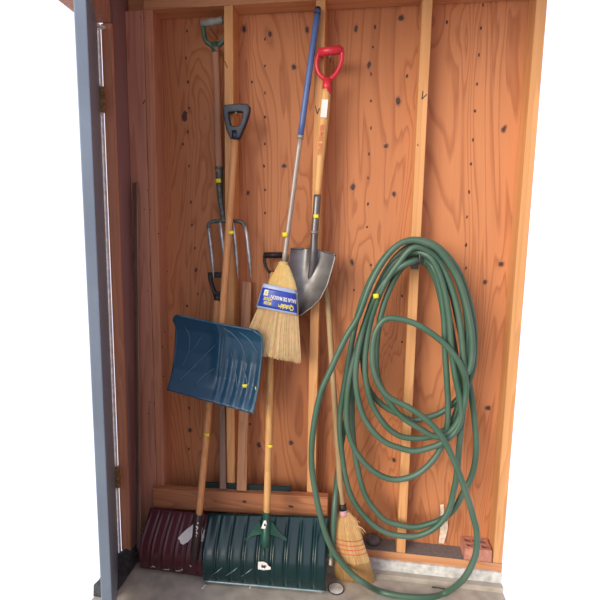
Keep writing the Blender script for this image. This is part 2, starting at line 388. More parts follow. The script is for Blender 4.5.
# rubber threshold along the door opening
bm = NB()
prof = [(-.048, .0), (.028, .0), (.040, .008), (.036, .028), (.012, .05), (-.020, .062), (-.048, .05)]
secs = [-.202, -.23, -.26, -.30, -.34, -.38, -.42]
rings = [[bm.verts.new((XL+a*random.uniform(.92, 1.06), yy, z*random.uniform(.85, 1.12))) for a, z in prof] for yy in secs]
for i in range(len(secs)-1):
    for k in range(len(prof)): bm.faces.new((rings[i][k], rings[i][(k+1) % 7], rings[i+1][(k+1) % 7], rings[i+1][k]))
bm.faces.new(rings[0]); bm.faces.new(rings[-1][::-1])
single('trim_10', bm, M['rubber'], (XL, -.3, 0), 'black rubber threshold at the foot of the door', 'threshold', kind='structure')
bm = NB(); box(bm, (XL-.045, -.2, .0), (XL+.012, -.1025, .05)); box(bm, (XL+.001, -.1995, .0), (XL+.03, -.1025, .035)); bevel(bm, .004, 1)
single('baseboard_left', bm, M['rubber'], (XL, -.15, 0), 'dark strip at the foot of the short side wall', 'base strip', kind='structure')

# ------------------------------------------------------------------ nails and hook that carry the tools
def nail(px, py, y0, y1, label):
    b = at(px, py, y1); a = V((b.x, y0, b.z-.002)); bm = NB()
    tube(bm, [a, b], .0015, 8); tube(bm, [b+V((0, .0008, 0)), b-V((0, .001, 0))], .0045, 10)
    return single('nail', bm, M['nailm'], a, label, 'nail', 'nails that carry the hung tools')

# ------------------------------------------------------------------ D grips
def grip_round(root, pts_bar, left, right, sock, mbar, marm, rb, ra, rs, name='d_grip', ribs=0):
    """bar, two arms and a socket: every list is of points"""
    bm = NB(); tube(bm, pts_bar, rb, 14)
    if ribs:
        a, b = V(pts_bar[0]), V(pts_bar[-1])
        for k in range(ribs):
            c = a.lerp(b, (k+.5)/ribs); t = (b-a).normalized()*.0018
            tube(bm, [c-t, c+t], rb*1.12, 14)
    bar = obj('grip_bar', bm, mbar, root)
    bm = NB(); tube(bm, catmull(left, 5), ra, 10); tube(bm, catmull(right, 5), ra, 10); tube(bm, sock, rs, 14)
    return bar, obj('grip_fork', bm, marm, root)
def grip_flat(root, outer, inner, sock, Y, th, m, rs, axis_n=V((0, 1, 0)), rib=None):
    bm = NB(); frame_prism(bm, [at(x, y, Y) for x, y in outer], [at(x, y, Y) for x, y in inner], axis_n*th)
    bevel(bm, .004, 3)
    for f in bm.faces: f.smooth = True
    tube(bm, sock, rs, 14)
    if rib:
        a, b = rib
        for k in range(9):
            c = a.lerp(b, (k+.5)/9); obox(bm, c, V((1, 0, 0)), V((0, 1, 0)), V((0, 0, 1)), .0022, th*.55, .004)
    return obj('d_grip', bm, m, root)

# ------------------------------------------------------------------ garden fork (back left)
YF = -.055
fork = thing('garden_fork', at(230, 280, -.1), 'old garden fork with green grip and four steel tines hanging at the left', 'garden fork')
grip_round(fork, [at(201.5, 23.8, -.075), at(222.5, 20.3, -.075)],
    [at(203.5, 24, -.075), at(204, 33, -.073), at(206, 41, -.072), at(211, 45, -.07), at(215, 49, -.07)],
    [at(221.5, 19.5, -.075), at(226, 23, -.073), at(226.8, 31, -.072), at(224, 40, -.07), at(219, 45, -.07), at(215, 49, -.07)],
    [at(215.2, 43, -.07), at(215.6, 53, -.07)], M['greybar'], M['greengrip'], .0145, .0100, .0165)
bm = NB(); tube(bm, catmull([at(215.6, 48, -.07), at(217, 90, -.066), at(218, 130, -.062), at(219, 172, -.06)], 6), [.0165]*19, 14)
obj('handle', bm, M['handle3'], fork)
bm = NB(); tube(bm, catmull([at(219, 167, -.06), at(219.5, 185, -.062), at(220.5, 200, -.070), at(222.5, 213, -.085), at(223.5, 222, -.092)], 5), [.0165-.0004*i for i in range(21)], 14)
tube(bm, [at(219, 167, -.06), at(219, 169.5, -.06)], .0185, 14)
obj('socket', bm, M['forkd'], fork)
bm = NB(); tube(bm, catmull([at(208.3, 228, -.092), at(208.8, 224, -.09), at(213, 221.6, -.09), at(223, 220.8, -.092), at(235, 221.2, -.09), at(242, 222.6, -.09), at(245, 228, -.092)], 5), .0085, 10)
obj('crossbar', bm, M['forkd'], fork)
for pts in ([(208.3, 227), (209.2, 236), (211, 250), (212.6, 265), (213.8, 280)], [(219.8, 221), (221, 230), (223, 246), (225.5, 264), (227, 279)], [(232.8, 221), (233.8, 232), (235.6, 248), (237, 264), (238.2, 280)], [(244.7, 226), (246.5, 235), (248.3, 250), (249.8, 264), (251.2, 279)]):
    ys = [-.092, -.108, -.112, -.108, -.098]
    p = catmull([at(x, y, k) for (x, y), k in zip(pts, ys)], 5)
    rs = [.0075]*5+[.0072, .0075, .008, .0082, .0085, .0085, .0085, .0082, .0078, .0072, .0065, .0058, .0048, .0035, .0022, .0008]
    bm = NB(); tube(bm, p, rs[:len(p)], 8, flat=.6); obj('tine', bm, M['forks'], fork)
sticker(at(218.4, 180.8, -.081), (1, 0, .1), fork, .024, .017)
nail(210.5, 28.6, 0, -.095, 'nail under the grey grip bar of the old garden fork')

# ------------------------------------------------------------------ blue snow shovel
blue = thing('snow_shovel', at(210, 410, -.24), 'blue plastic snow shovel hanging upright with its scoop facing out', 'snow shovel', 'snow shovels')
YG = -.128
outer = [(223.5, 104.8), (236, 103.6), (247.5, 103.6), (249.5, 106), (249.4, 111), (246, 122), (242.6, 130), (239.4, 138), (230, 138.4), (226.4, 130), (224, 119), (222.6, 109)]
inner = [(228.4, 112), (235.5, 111.6), (240, 111.5), (242.6, 111.8), (242.8, 114), (241.4, 120), (239.6, 125), (238, 126), (232, 126), (230.2, 124.6), (229, 120), (228.4, 115)]
grip_flat(blue, outer, inner, [at(235, 131, YG+.013), at(235.4, 140.5, YG+.013)], YG, .026, M['navy'], .0165)
hp = [at(235.2, 138, YG+.013), at(228.5, 232, -.146), at(222, 322, -.184), at(219.8, 350, -.197), at(218.6, 374, -.207)]
bm = NB(); tube(bm, catmull(hp, 6), .0155, 14); obj('handle', bm, M['handle'], blue)
sticker(at(231, 232.6, -.1645), (1, 0, .05), blue, .024, .014)
# blade: scooped panel, rounded top corners, rolled lower edge
def lerp2(tab, v):
    for (a, x), (b, y) in zip(tab, tab[1:]):
        if v <= b: return x+(y-x)*(v-a)/(b-a) if not isinstance(x, tuple) else tuple(p+(q-p)*(v-a)/(b-a) for p, q in zip(x, y))
    return tab[-1][1]
bl_left = [(0, (178, 315)), (.03, (173.6, 316)), (.07, (172.4, 320)), (.14, (175.5, 327)), (.5, (174.5, 352)), (.78, (171.5, 373)), (1, (166.8, 390))]
bl_right = [(0, (252, 329.6)), (.03, (258.5, 331.5)), (.08, (262, 337)), (.3, (262.2, 352)), (.7, (258.4, 386)), (.9, (255, 403)), (1, (252.6, 414))]
bl_Y = [(0, -.200), (.06, -.196), (.15, -.190), (.45, -.192), (.7, -.207), (.88, -.235), (1, -.262)]
def bluef(u, v, off=0):
    l = lerp2(bl_left, v); r = lerp2(bl_right, v); y = lerp2(bl_Y, v)
    s = 2*u-1
    y += -.018*s*s*(1-v*.3)-.036*u                       # sides curl forward
    y += -.022*math.exp(-((s-.02)/.11)**2)*max(0, 1-v/.85)   # moulded socket for the handle
    sag = 1.6*math.sin(PI*u)*(1-v)*.3
    px = l[0]+(r[0]-l[0])*u; py = l[1]+(r[1]-l[1])*u+sag
    # shallow flutes fanning out to the lower edge
    fl = 0
    if v > .3:
        fl = .0035*math.sin((u-.5)*58+v*2)*min(1, (v-.3)*3)*(1-max(0, v-.9)*9 if v > .9 else 1)*(1 if u > .52 else .0)
    return at(px, py, y+fl-off)
bm = NB(); sheet(bm, bluef, 72, 40, .004)
obj('blade', bm, M['bluep'], blue)
def uvpix(px, py):
    best = (9e9, 0, 0)
    for i in range(81):
        for j in range(61):
            u, v = i/80, j/60
            l = lerp2(bl_left, v); r = lerp2(bl_right, v)
            x = l[0]+(r[0]-l[0])*u; y = l[1]+(r[1]-l[1])*u
            d = (x-px)**2+(y-py)**2
            if d < best[0]: best = (d, u, v)
    return best[1:]
def rib(pts, r):
    uv = [uvpix(*p) for p in pts]
    P = catmull([bluef(u, v, .0018) for u, v in uv], 6)
    n = len(P); tube(bm, P, [r*(.45+.55*math.sin(PI*min(.5+0*k, .5))) if False else r*min(1, .3+k/4, .3+(n-1-k)/4) for k in range(n)], 8)
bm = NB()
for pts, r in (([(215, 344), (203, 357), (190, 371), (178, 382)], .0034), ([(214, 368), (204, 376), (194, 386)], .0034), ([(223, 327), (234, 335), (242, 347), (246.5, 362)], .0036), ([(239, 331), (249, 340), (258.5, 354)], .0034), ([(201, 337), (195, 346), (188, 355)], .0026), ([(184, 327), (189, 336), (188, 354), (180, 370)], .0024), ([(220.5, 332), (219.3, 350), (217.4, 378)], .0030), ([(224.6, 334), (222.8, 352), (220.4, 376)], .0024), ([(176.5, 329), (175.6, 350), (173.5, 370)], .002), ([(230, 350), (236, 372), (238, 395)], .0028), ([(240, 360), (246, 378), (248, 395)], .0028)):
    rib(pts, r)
obj('moulded_rib', bm, M['bluesheen'], blue)['label'] = 'ridges moulded in the scoop, their sheen painted as lighter blue'
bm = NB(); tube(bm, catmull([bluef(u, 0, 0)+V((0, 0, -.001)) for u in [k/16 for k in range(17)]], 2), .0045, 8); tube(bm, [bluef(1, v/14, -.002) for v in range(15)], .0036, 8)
obj('rim', bm, M['bluesheen'], blue)['label'] = 'rim of the scoop, its sheen painted as lighter blue'
sticker(bluef(*uvpix(245.2, 386.5), .007), (1, 0, .1), blue, .021, .014, .001)
sticker(bluef(*uvpix(255.3, 388), .006), (1, 0, .1), blue, .004, .013, .0005)
nail(236, 112.8, SY, -.139, 'nail in the stud inside the navy grip of the blue shovel')

# ------------------------------------------------------------------ maroon snow shovel
def pusher(root, bl, br, tl, tr, bulge, mblade, nrib, bottomdip=0.0, taper=0.0):
    """wide convex plough blade: bl, br its lower corners on the floor, tl, tr its upper corners"""
    def fn(u, v, off=0.0):
        lo = bl.lerp(br, u); hi = tl.lerp(tr, u)
        p = hi.lerp(lo, v)
        b = bulge*math.sin(PI*min(1, max(0, v*.94+.03))**1.25)**.85
        ph = (u*nrib) % 1.0
        d = min(ph, 1-ph)
        g = .0075*math.exp(-(d/.085)**2)*min(1, v*6)*(0 if v > .93 else 1)
        g -= .004*math.exp(-((ph-.2)/.1)**2)*min(1, v*6)*(0 if v > .93 else 1)
        nrm = V((0, -1, .25)).normalized()
        return p+nrm*(b-g+off)
    bm = NB(); sheet(bm, fn, nrib*16, 34, .004)
    return fn, obj('blade', bm, mblade, root)
mar = thing('snow_shovel', atz(196, 571, 0), 'maroon snow shovel with ribbed blade standing on the floor at far left', 'snow shovel', 'snow shovels')
mbl = atz(142, 566.5, .004); mbr = V((mbl.x+.445, mbl.y-.012, .004))
mtl = at(151, 507, mbl.y+.075); mtr = V((mtl.x+.425, mtl.y-.008, mtl.z+.0))
mfn, mo = pusher(mar, mbl, mbr, mtl, mtr, .074, M['maroon'], 8)
msock = [at(198.7, 512, -.255), at(197.4, 528, -.285), at(195, 548, -.300), at(194.2, 562, -.298)]
bm = NB(); tube(bm, catmull(msock, 5), [.0190]*6+[.0185, .018, .0175, .017, .0165, .016, .015, .0145, .014, .012], 14)
prism(bm, [at(192.5, 548, -.292), at(198.5, 548, -.292), at(197.6, 560, -.292), at(190.8, 560, -.292)], (0, .03, 0))
ms = obj('socket', bm, M['darkbrown'], mar); ms['label'] = 'dark brown socket on the blade'
bm = NB(); tube(bm, catmull([at(217.6, 298, -.068), at(213.5, 350, -.110), at(207.5, 425, -.180), at(198.5, 519, -.267)], 6), .0150, 14)
obj('handle', bm, M['handle'], mar)
outer = [(207.5, 273), (216, 272.2), (225.6, 273.6), (226.4, 277), (225.4, 281), (223.2, 290), (221, 300), (214.4, 300), (211.5, 290), (208, 280)]
inner = [(211.2, 278.2), (216, 277.8), (222, 278.4), (222.6, 280), (222, 283), (220.4, 289), (219.2, 292), (215.4, 292), (213.8, 288.4), (211.4, 281)]
grip_flat(mar, outer, inner, [at(217.6, 294, -.068), at(217.4, 303, -.070)], -.078, .022, M['black'], .0155, rib=(at(208.5, 273, -.068), at(225, 274, -.068)))
sticker(at(206.6, 434.8, -.2045), (1, 0, .05), mar, .023, .013)
# torn white label on the blade either side of the socket
def on_blade(fn, px, py, off=.002):
    best = None
    for i in range(121):
        for j in range(61):
            p = fn(i/120, j/60); d = p-CAM
            z = d.dot(fwd); x = 300+F*d.dot(rt)/z; y = 300-F*d.dot(upv)/z
            e = (x-px)**2+(y-py)**2
            if best is None or e < best[0]: best = (e, i/120, j/60)
    return fn(best[1], best[2], off)
def patch(fn, poly, root, m, name, off=.0022, steps=1):
    bm = NB(); P = [on_blade(fn, x, y, off) for x, y in poly]
    prism(bm, P, V((0, -.0008, .0002))); return obj(name, bm, m, root)
o = patch(mfn, [(178.5, 537), (184, 532), (190, 527), (194, 524.5), (193.4, 535), (188.5, 541), (183.5, 543.6), (181, 543), (180.4, 540)], mar, M['paper'], 'torn_label', .006); o['label'] = 'torn white label left of the socket'
o = patch(mfn, [(202, 526.5), (206.5, 531), (206.8, 539.5), (204, 537.5), (203, 541), (201.6, 540)], mar, M['paper'], 'torn_label', .006); o['label'] = 'torn white label right of the socket'
bm = NB()
for (x, y, dx, dy) in ((197.3, 523, 1.2, .5), (196.3, 526, 1.6, 2.2), (197.9, 528, -1.4, 2), (196.4, 531.5, .9, 2.4), (195.7, 535, 1.2, 1.2), (195.4, 538.4, .7, 2)):
    a = at(x, y, -.3055); b = at(x+dx, y+dy, -.3055); d = (b-a); obox(bm, (a+b)*.5, d.normalized(), V((0, 1, 0)), d.normalized().cross(V((0, 1, 0))), d.length/2, .003, .0018)
o = obj('socket_print', bm, M['paper'], mar); o['label'] = 'worn white lettering down the socket'
for pts in ([(151, 566.5), (153, 565.6), (155, 567)], [(163, 568.5), (167, 569.5), (169, 569)], [(176, 570.5), (180, 571), (182.5, 569.5)], [(190, 564.5), (191, 565.5), (190.6, 566.5)]):
    bm = NB(); tube(bm, [on_blade(mfn, x, y, .0015) for x, y in pts], .0022, 6)
    o = obj('scuff', bm, M['scuff'], mar); o['label'] = 'pale scuff on the lower lip'

# ------------------------------------------------------------------ green snow shovel (pusher)
grn = thing('snow_shovel', atz(267, 581, 0), 'wide dark green snow pusher with ribbed blade standing on the floor', 'snow shovel', 'snow shovels')
gbl = atz(205.5, 580, .004); gbr = atz(328.5, 581.5, .004); gbr.y = gbl.y+.02
gbr = V((gbr.x*1.0, gbl.y+.022, .004))
gbr.x = (atz(328.5, 581.5, .004)).x - .004
gtl = at(208.5, 512.5, gbl.y+.085); gtr = at(329.5, 516, gbr.y+.085)
gfn, go = pusher(grn, gbl, gbr, gtl, gtr, .076, M['greenp'], 9)
bm = NB(); P = [gfn(k/20, .972, .0035) for k in range(21)]; tube(bm, P, .0052, 8)
o = obj('wear_strip', bm, M['wear'], grn); o['label'] = 'pale metal wear strip along the lower edge'
gs = [at(266.8, 511, -.262), at(266.4, 525, -.300), at(265.8, 538, -.318), at(265, 547, -.322)]
bm = NB(); tube(bm, catmull(gs, 5), [.0170]*4+[.0185]*7+[.018, .017, .0155, .0135, .010], 14)
for sx in (-1, 1):
    w = [on_blade(gfn, 266+sx*6, 520, .010), on_blade(gfn, 266+sx*13, 530, .008), on_blade(gfn, 266+sx*21, 538, .005)]
    w2 = [on_blade(gfn, 266+sx*4, 533, .010), on_blade(gfn, 266+sx*13, 536, .008), on_blade(gfn, 266+sx*21, 541, .005)]
    vs = [bm.verts.new(p) for p in w+w2[::-1]]
    k = [bm.verts.new(p+V((0, .014, -.004))) for p in w+w2[::-1]]
    bm.faces.new(vs); bm.faces.new(k[::-1])
    for i in range(6): bm.faces.new((vs[i], k[i], k[(i+1) % 6], vs[(i+1) % 6]))
tube(bm, [on_blade(gfn, 264.6, 546, .006), on_blade(gfn, 264.4, 560, .003)], .0055, 8)
o = obj('socket', bm, M['greens'], grn)
bm = NB(); tube(bm, catmull([at(272.4, 272, -.052), at(271.2, 330, -.105), at(269.2, 420, -.184), at(266.8, 516, -.272)], 6), .0150, 14)
obj('handle', bm, M['handle2'], grn)
grip_round(grn, [at(264, 255.3, -.046), at(284, 255.0, -.046)],
    [at(264.5, 255, -.046), at(264.3, 261, -.047), at(266, 267, -.048), at(269.6, 272.5, -.05), at(272.2, 276, -.052)],
    [at(283.5, 255, -.046), at(283, 262, -.047), at(279.5, 268, -.048), at(275, 273, -.05), at(272.2, 276, -.052)],
    [at(272.4, 271, -.05), at(272.2, 279, -.055)], M['black'], M['black'], .0125, .0065, .0165, ribs=9)
sticker(at(270, 446.3, -.2225), (1, 0, .05), grn, .022, .013)
# white triangle sticker on the socket, white product label on the blade
bm = NB(); Y0 = -.3225
sheet(bm, lambda u, v: at(260.8+7.6*u*(1-(1-v)*.72)+3.2*(1-v), 520.5+8*v+u*.6*v, Y0+.012-.012*v+.010*(2*u-1)**2*v), 8, 6, .0006)
o = obj('warning_sticker', bm, M['paper'], grn); o['label'] = 'white triangular warning sticker'
bm = NB(); a = at(264.9, 525, Y0-.008); obox(bm, a, V((1, 0, 0)), V((0, 1, 0)), V((0, 0, 1)), .0035, .0012, .0045)
obj('sticker_symbol', bm, M['black'], o)
P = [(258.8, 560.8), (264, 561.2), (266.5, 562.6), (269.4, 565.4), (271.2, 566.6), (271, 569), (264, 569), (258.8, 568.6)]
bm = NB(); prism(bm, [on_blade(gfn, x, y, .0075) for x, y in P], V((0, -.0008, 0)))
o = obj('product_label', bm, M['paper'], grn); o['label'] = 'white label with one torn corner low on the blade'
bm = NB(); a = on_blade(gfn, 263.6, 565.8, .0092)
for dx, dz, w, h in ((-.006, .002, .0018, .006), (0, .004, .005, .0014), (0, -.002, .005, .0014), (.007, .001, .0018, .006), (.003, .001, .0014, .004)):
    obox(bm, a+V((dx, -.001, dz)), V((1, 0, 0)), V((0, 1, 0)), V((0, 0, 1)), w, .0008, h)
obj('label_print', bm, M['black'], o)
for a, b in (((211.5, 575), (222.5, 567)), ((226.5, 575), (238, 567)), ((241.5, 576), (252, 568))):
    bm = NB(); tube(bm, [on_blade(gfn, *a, .003), on_blade(gfn, (a[0]+b[0])/2, (a[1]+b[1])/2, .003), on_blade(gfn, *b, .003)], .0018, 6)
    o = obj('scratch', bm, M['wear'], grn); o['label'] = 'pale slanting scratch low on the blade'

# ------------------------------------------------------------------ digging shovel with red grip
dig = thing('digging_shovel', at(300, 315, -.14), 'round point digging shovel with red grip hanging on the stud', 'shovel')
YD = -.118
grip_round(dig, [at(318.6, 52.6, YD), at(341.5, 49.6, YD)],
    [at(319.6, 51.5, YD), at(316.8, 60, YD), at(317, 68, YD), at(320, 75, YD), at(325.5, 80, YD), at(327.3, 86, YD)],
    [at(341.3, 48, YD), at(342.2, 57, YD), at(339.6, 67, YD), at(335, 75, YD), at(329.6, 80, YD), at(327.3, 86, YD)],
    [at(327.2, 79, YD), at(326.4, 94, YD)], M['red'], M['red'], .0165, .0085, .0175)
hh = [at(326.4, 90, YD), at(324.8, 110, YD), at(321, 150, YD-.002), at(317.3, 197, YD-.006)]
bm = NB(); hp = catmull(hh, 6); tube(bm, hp, [.0175+.0025*math.sin(PI*min(1, i/13)) if i < 14 else .0175-.0009*(i-13) for i in range(len(hp))], 14)
obj('handle', bm, M['handle2'], dig)
sk = catmull([at(317.5, 195, YD-.006), at(316, 215, YD-.009), at(314.4, 235, YD-.012), at(313.8, 250, YD-.012), at(312.6, 264, YD-.002), at(309.5, 278, YD+.014), at(307.8, 283, YD+.019)], 5)
bm = NB(); n = len(sk); tube(bm, sk, [.0150 if i < 12 else .0150+.0022*math.sin((i-12)/6) if i < 20 else max(.002, .0155-(i-20)*.00125) for i in range(n)], 14)
obj('socket', bm, M['steel'], dig)
bm = NB(); tube(bm, [at(314.6, 231, YD-.012), at(314.3, 234, YD-.012)], .0172, 12); tube(bm, [at(312.5, 232.5, YD-.026), at(312.5, 232.5, YD-.030)], .004, 8)
obj('rivet_band', bm, M['steelb'], dig)
dl = [(0, (290.8, 247)), (.1, (289.4, 253)), (.3, (287.6, 268)), (.5, (287.2, 283)), (.7, (289.2, 297)), (.85, (292.8, 306)), (.95, (296.4, 312)), (1, (298.8, 315.5))]
dr = [(0, (335.6, 253.4)), (.1, (334.8, 259)), (.3, (331.6, 271)), (.5, (327.4, 285)), (.7, (320.4, 298.5)), (.85, (311.6, 307.4)), (.95, (303.6, 313)), (1, (299.4, 315.7))]
def digf(u, v, off=0):
    l = lerp2(dl, v); r = lerp2(dr, v); s = 2*u-1
    px = l[0]+(r[0]-l[0])*u; py = l[1]+(r[1]-l[1])*u
    top = max(0, 1-v/.12)
    py -= 3.0*top*math.exp(-((s-.0)/.28)**2)-2*top*abs(s)**4
    dep = .036*(1-v**2.2*.75)*(1-abs(s)**1.6)        # dished: middle lies back towards the wall
    Y = -.116-.036*u-.012*v+dep
    Y -= .024*math.exp(-(s/.2)**2)*max(0, 1-v/.5)     # raised frog below the socket
    return at(px, py, Y-off)
bm = NB(); sheet(bm, digf, 40, 44, .0026)
obj('blade', bm, M['steel'], dig)
bm = NB(); tube(bm, [digf(1, v/20, .0005) for v in range(1, 20)], .0016, 6)
o = obj('worn_edge', bm, M['steelb'], dig); o['label'] = 'bright worn right edge of the blade'
for u0 in (0, .72):
    bm = NB(); tube(bm, [digf(u0+.28*k/6, 0, .002) for k in range(7)], .004, 8); obj('foot_step', bm, M['steel'], dig)
sticker(at(316.1, 216.4, YD-.0275), (1, 0, .05), dig, .022, .015)
d, r, nn = basis(hh[1], hh[2])
bm = NB(); c = at(324.2, 108.5, YD-.0212); obox(bm, c, r, nn, d, .0125, .0006, .034)
o = obj('paper_label', bm, M['paper'], dig); o['label'] = 'white paper label below the grip'
text('TRUE TEMPER', .019, at(320.6, 139.5, YD-.0235), -d, -r, M['redink'], dig, 'handle_print', bold=.0006)
nail(330, 56.6, SY, -.140, 'nail in the stud under the bar of the red grip')

# ------------------------------------------------------------------ brooms
def bristles(root, rows, dprof, n, r, m, name, jitter=.012, y_shift=0, tail=.06, seg=3, core=None, spread=1.0):
    """rows: (t, left point, right point) down the head; strands run from neck to tip"""
    def P(a, b, t):
        t_ = min(t, 1.0)
        l = lerp2([(k, tuple(q)) for k, q, _ in rows], t_); q = lerp2([(k, tuple(w)) for k, _, w in rows], t_)
        p = V(l).lerp(V(q), (a+1)/2)
        if t > 1:
            l0 = lerp2([(k, tuple(q)) for k, q, _ in rows], .9); q0 = lerp2([(k, tuple(w)) for k, _, w in rows], .9)
            p0 = V(l0).lerp(V(q0), (a+1)/2); p += (p-p0)*((t-1)/.1)
        dd = lerp2(dprof, t_)
        return p+V((0, -b*dd, 0))
    if core:
        bm = NB(); rings = []
        for j in range(15):
            t = j/14*.96
            rings.append([bm.verts.new(P(.93*math.cos(2*PI*k/20), .88*math.sin(2*PI*k/20), t)) for k in range(20)])
        for j in range(14):
            for k in range(20):
                f = bm.faces.new((rings[j][k], rings[j][(k+1) % 20], rings[j+1][(k+1) % 20], rings[j+1][k])); f.smooth = True
        bm.faces.new(rings[0]); bm.faces.new(rings[-1][::-1])
        obj('straw_core', bm, core, root)
    bm = NB()
    for i in range(n):
        ang = random.uniform(-PI, PI); rad = random.uniform(.86, 1.0) if random.random() < .8 else random.uniform(.3, .9)
        if random.random() < .72: ang = -abs(ang) if False else random.uniform(.05*PI, .95*PI)
        a = math.cos(ang)*rad; b = math.sin(ang)*rad
        tend = 1+random.uniform(-tail, tail)
        ja = random.gauss(0, jitter); K = 7
        pts = [P(max(-1.05, min(1.05, a+ja*(k/K)**2*spread+random.gauss(0, .004)*(k > 1))), b, tend*k/K) for k in range(K+1)]
        tube(bm, pts, [r*random.uniform(.8, 1.1)*(1-.35*(k == K)) for k in range(K+1)], seg)
    o = obj(name, bm, m, root, fix=False); o['kind'] = 'stuff'
    return P
# newer broom with the blue handle
br1 = thing('corn_broom', at(274, 358, -.19), 'new corn broom with blue and silver handle and a blue label', 'broom', 'corn brooms')
tp = at(317.8, 10, -.112); md = at(300.3, 137, -.132); nk = at(283.4, 266, -.158)
bm = NB(); tube(bm, [tp.lerp(md, k/8) for k in range(9)], [.0125]*9, 14)
o = obj('handle_sleeve', bm, M['blueh'], br1); o['label'] = 'blue upper half of the handle'
bm = NB(); ax = (md-tp).normalized(); tube(bm, [tp-ax*.012, tp-ax*.008, tp+ax*.018], [.006, .0115, .0128], 14)
o = obj('hanging_cap', bm, M['navy'], br1); o['label'] = 'dark end cap with the hanging hole'
bm = NB(); tube(bm, [md.lerp(nk, k/10-.01) for k in range(11)], [.0105]*11, 14); tube(bm, [md-ax*.006, md+ax*.006], .0135, 14)
o = obj('lower_pole', bm, M['alu'], br1); o['label'] = 'silver lower half of the handle'
sticker(at(285, 234.6, -.168), (1, 0, .05), br1, .023, .017)
rows = [(0, at(280.5, 261, -.158), at(286.5, 262, -.158)), (.04, at(278.0, 265, -.158), at(289.2, 266.5, -.158)), (.1, at(275.5, 270, -.16), at(291, 271, -.16)), (.22, at(269.5, 281, -.164), at(296, 285, -.164)), (.36, at(264, 294, -.17), at(298, 297.5, -.17)), (.55, at(255.6, 313, -.176), at(298.6, 318, -.176)), (.8, at(247.0, 332, -.183), at(300, 342, -.183)), (1, at(242.5, 348, -.19), at(301, 361, -.19))]
dp = [(0, .012), (.04, .017), (.1, .021), (.25, .026), (.5, .030), (.8, .027), (1, .024)]
P1 = bristles(br1, rows, dp, 850, .00125, M['straw'], 'bristle', core=M['strawcore'], tail=.03)
bm = NB(); c = at(283.2, 264.5, -.158)
for k in range(3): 
    q = c+V((0, 0, .006-.006*k)); tube(bm, [q+V((.019*math.cos(t*PI/9), .017*math.sin(t*PI/9), .003*math.cos(t*PI/9+1)*0)) for t in range(19)], .0032, 6)
o = obj('neck_binding', bm, M['strawtop'], br1); o['label'] = 'straw coloured binding at the neck'
# smooth top tuft under the binding, golden
bm = NB(); 
for i in range(300):
    a = random.uniform(-1, 1); th = math.sqrt(max(0, 1-a*a))
    tube(bm, [P1(a, (th+.06)*1.02, t) for t in (.03, .08, .14, .2, .27, .33)], .0016, 3)
o = obj('shoulder_straw', bm, M['strawtop'], br1, fix=False); o['label'] = 'golden straw shoulder above the label'; o['kind'] = 'stuff'
# blue plastic label band wrapped round the head
lt = [(262.8, 283.2), (296.6, 290.0)]; lb = [(255.6, 307.2), (298.6, 315.6)]
def labf(u, v, off=0.0):
    x = (lt[0][0]*(1-u)+lt[1][0]*u)*(1-v)+(lb[0][0]*(1-u)+lb[1][0]*u)*v
    y = (lt[0][1]*(1-u)+lt[1][1]*u)*(1-v)+(lb[0][1]*(1-u)+lb[1][1]*u)*v
    s = 2*u-1
    return at(x, y, -.176-.006*v-.030*(1-s*s)**.5*1.0-off if abs(s) < 1 else -.176-off)
bm = NB(); sheet(bm, labf, 30, 8, .0008)
lab = obj('brand_label', bm, M['lpale'], br1); lab['label'] = 'blue plastic label, printed upside down'
bm = NB(); sheet(bm, lambda u, v: labf(.03+.94*u, .16+.76*v, .0007), 30, 8, .0006); obj('label_panel', bm, M['lblue'], lab)
def bend(o, u0, v0, wu, hv, off=.0018):
    """lay flat print (local x -1..1, y -1..1) on the curved label, upside down as it hangs"""
    me = o.data
    xs = [v.co.x for v in me.vertices]; ys = [v.co.y for v in me.vertices]
    x0, x1, y0, y1 = min(xs), max(xs), min(ys), max(ys)
    ri = root_inv(o.parent)
    for v in me.vertices:
        fx = (v.co.x-x0)/(x1-x0)*2-1; fy = (v.co.y-y0)/(y1-y0)*2-1
        u = u0-fx*wu/2; w = v0+fy*hv/2
        v.co = ri @ labf(u, w, off+(.0004 if v.co.z > 0 else 0))
def flat_text(s, parent, name, m, bold=.02, shear=0.0):
    cu = bpy.data.curves.new('t', 'FONT'); cu.body = s; cu.size = 1; cu.offset = bold; cu.shear = shear; cu.extrude = .01
    to = bpy.data.objects.new('t', cu); COL.objects.link(to)
    dg = bpy.context.evaluated_depsgraph_get(); dg.update()
    me = bpy.data.meshes.new_from_object(to.evaluated_get(dg)); me.name = name
    bpy.data.objects.remove(to); bpy.data.curves.remove(cu)
    o = bpy.data.objects.new(name, me); COL.objects.link(o); me.materials.clear(); me.materials.append(m); o.parent = parent
    return o
t = flat_text('BALAI DE MAISON', lab, 'label_print', M['paper'], .03); bend(t, .63, .47, .66, .16); t['label'] = 'white line of print'
t = flat_text('HOUSE', lab, 'label_print', M['lyel'], .03); bend(t, .235, .58, .22, .13); t['label'] = 'yellow word, upper of the two'
t = flat_text('BROOM', lab, 'label_print', M['lyel'], .03); bend(t, .25, .745, .18, .12); t['label'] = 'yellow word, lower of the two'
t = flat_text('Quickie', lab, 'label_logo', M['lyel'], .035, .2); bend(t, .70, .75, .38, .24, .0022); t['label'] = 'yellow script logo'
bm = NB(); sheet(bm, lambda u, v: labf(.10+.115*u, .22+.25*v, .0018), 6, 4, .0005); sq = obj('label_square', bm, M['paper'], lab); sq['label'] = 'white square emblem'
bm = NB(); sheet(bm, lambda u, v: labf(.135+.045*u, .29+.11*v, .0026), 4, 3, .0004); obj('square_mark', bm, M['lyel'], sq)
nail(318.4, 12.2, SY, -.128, 'nail in the stud through the top of the blue broom handle')

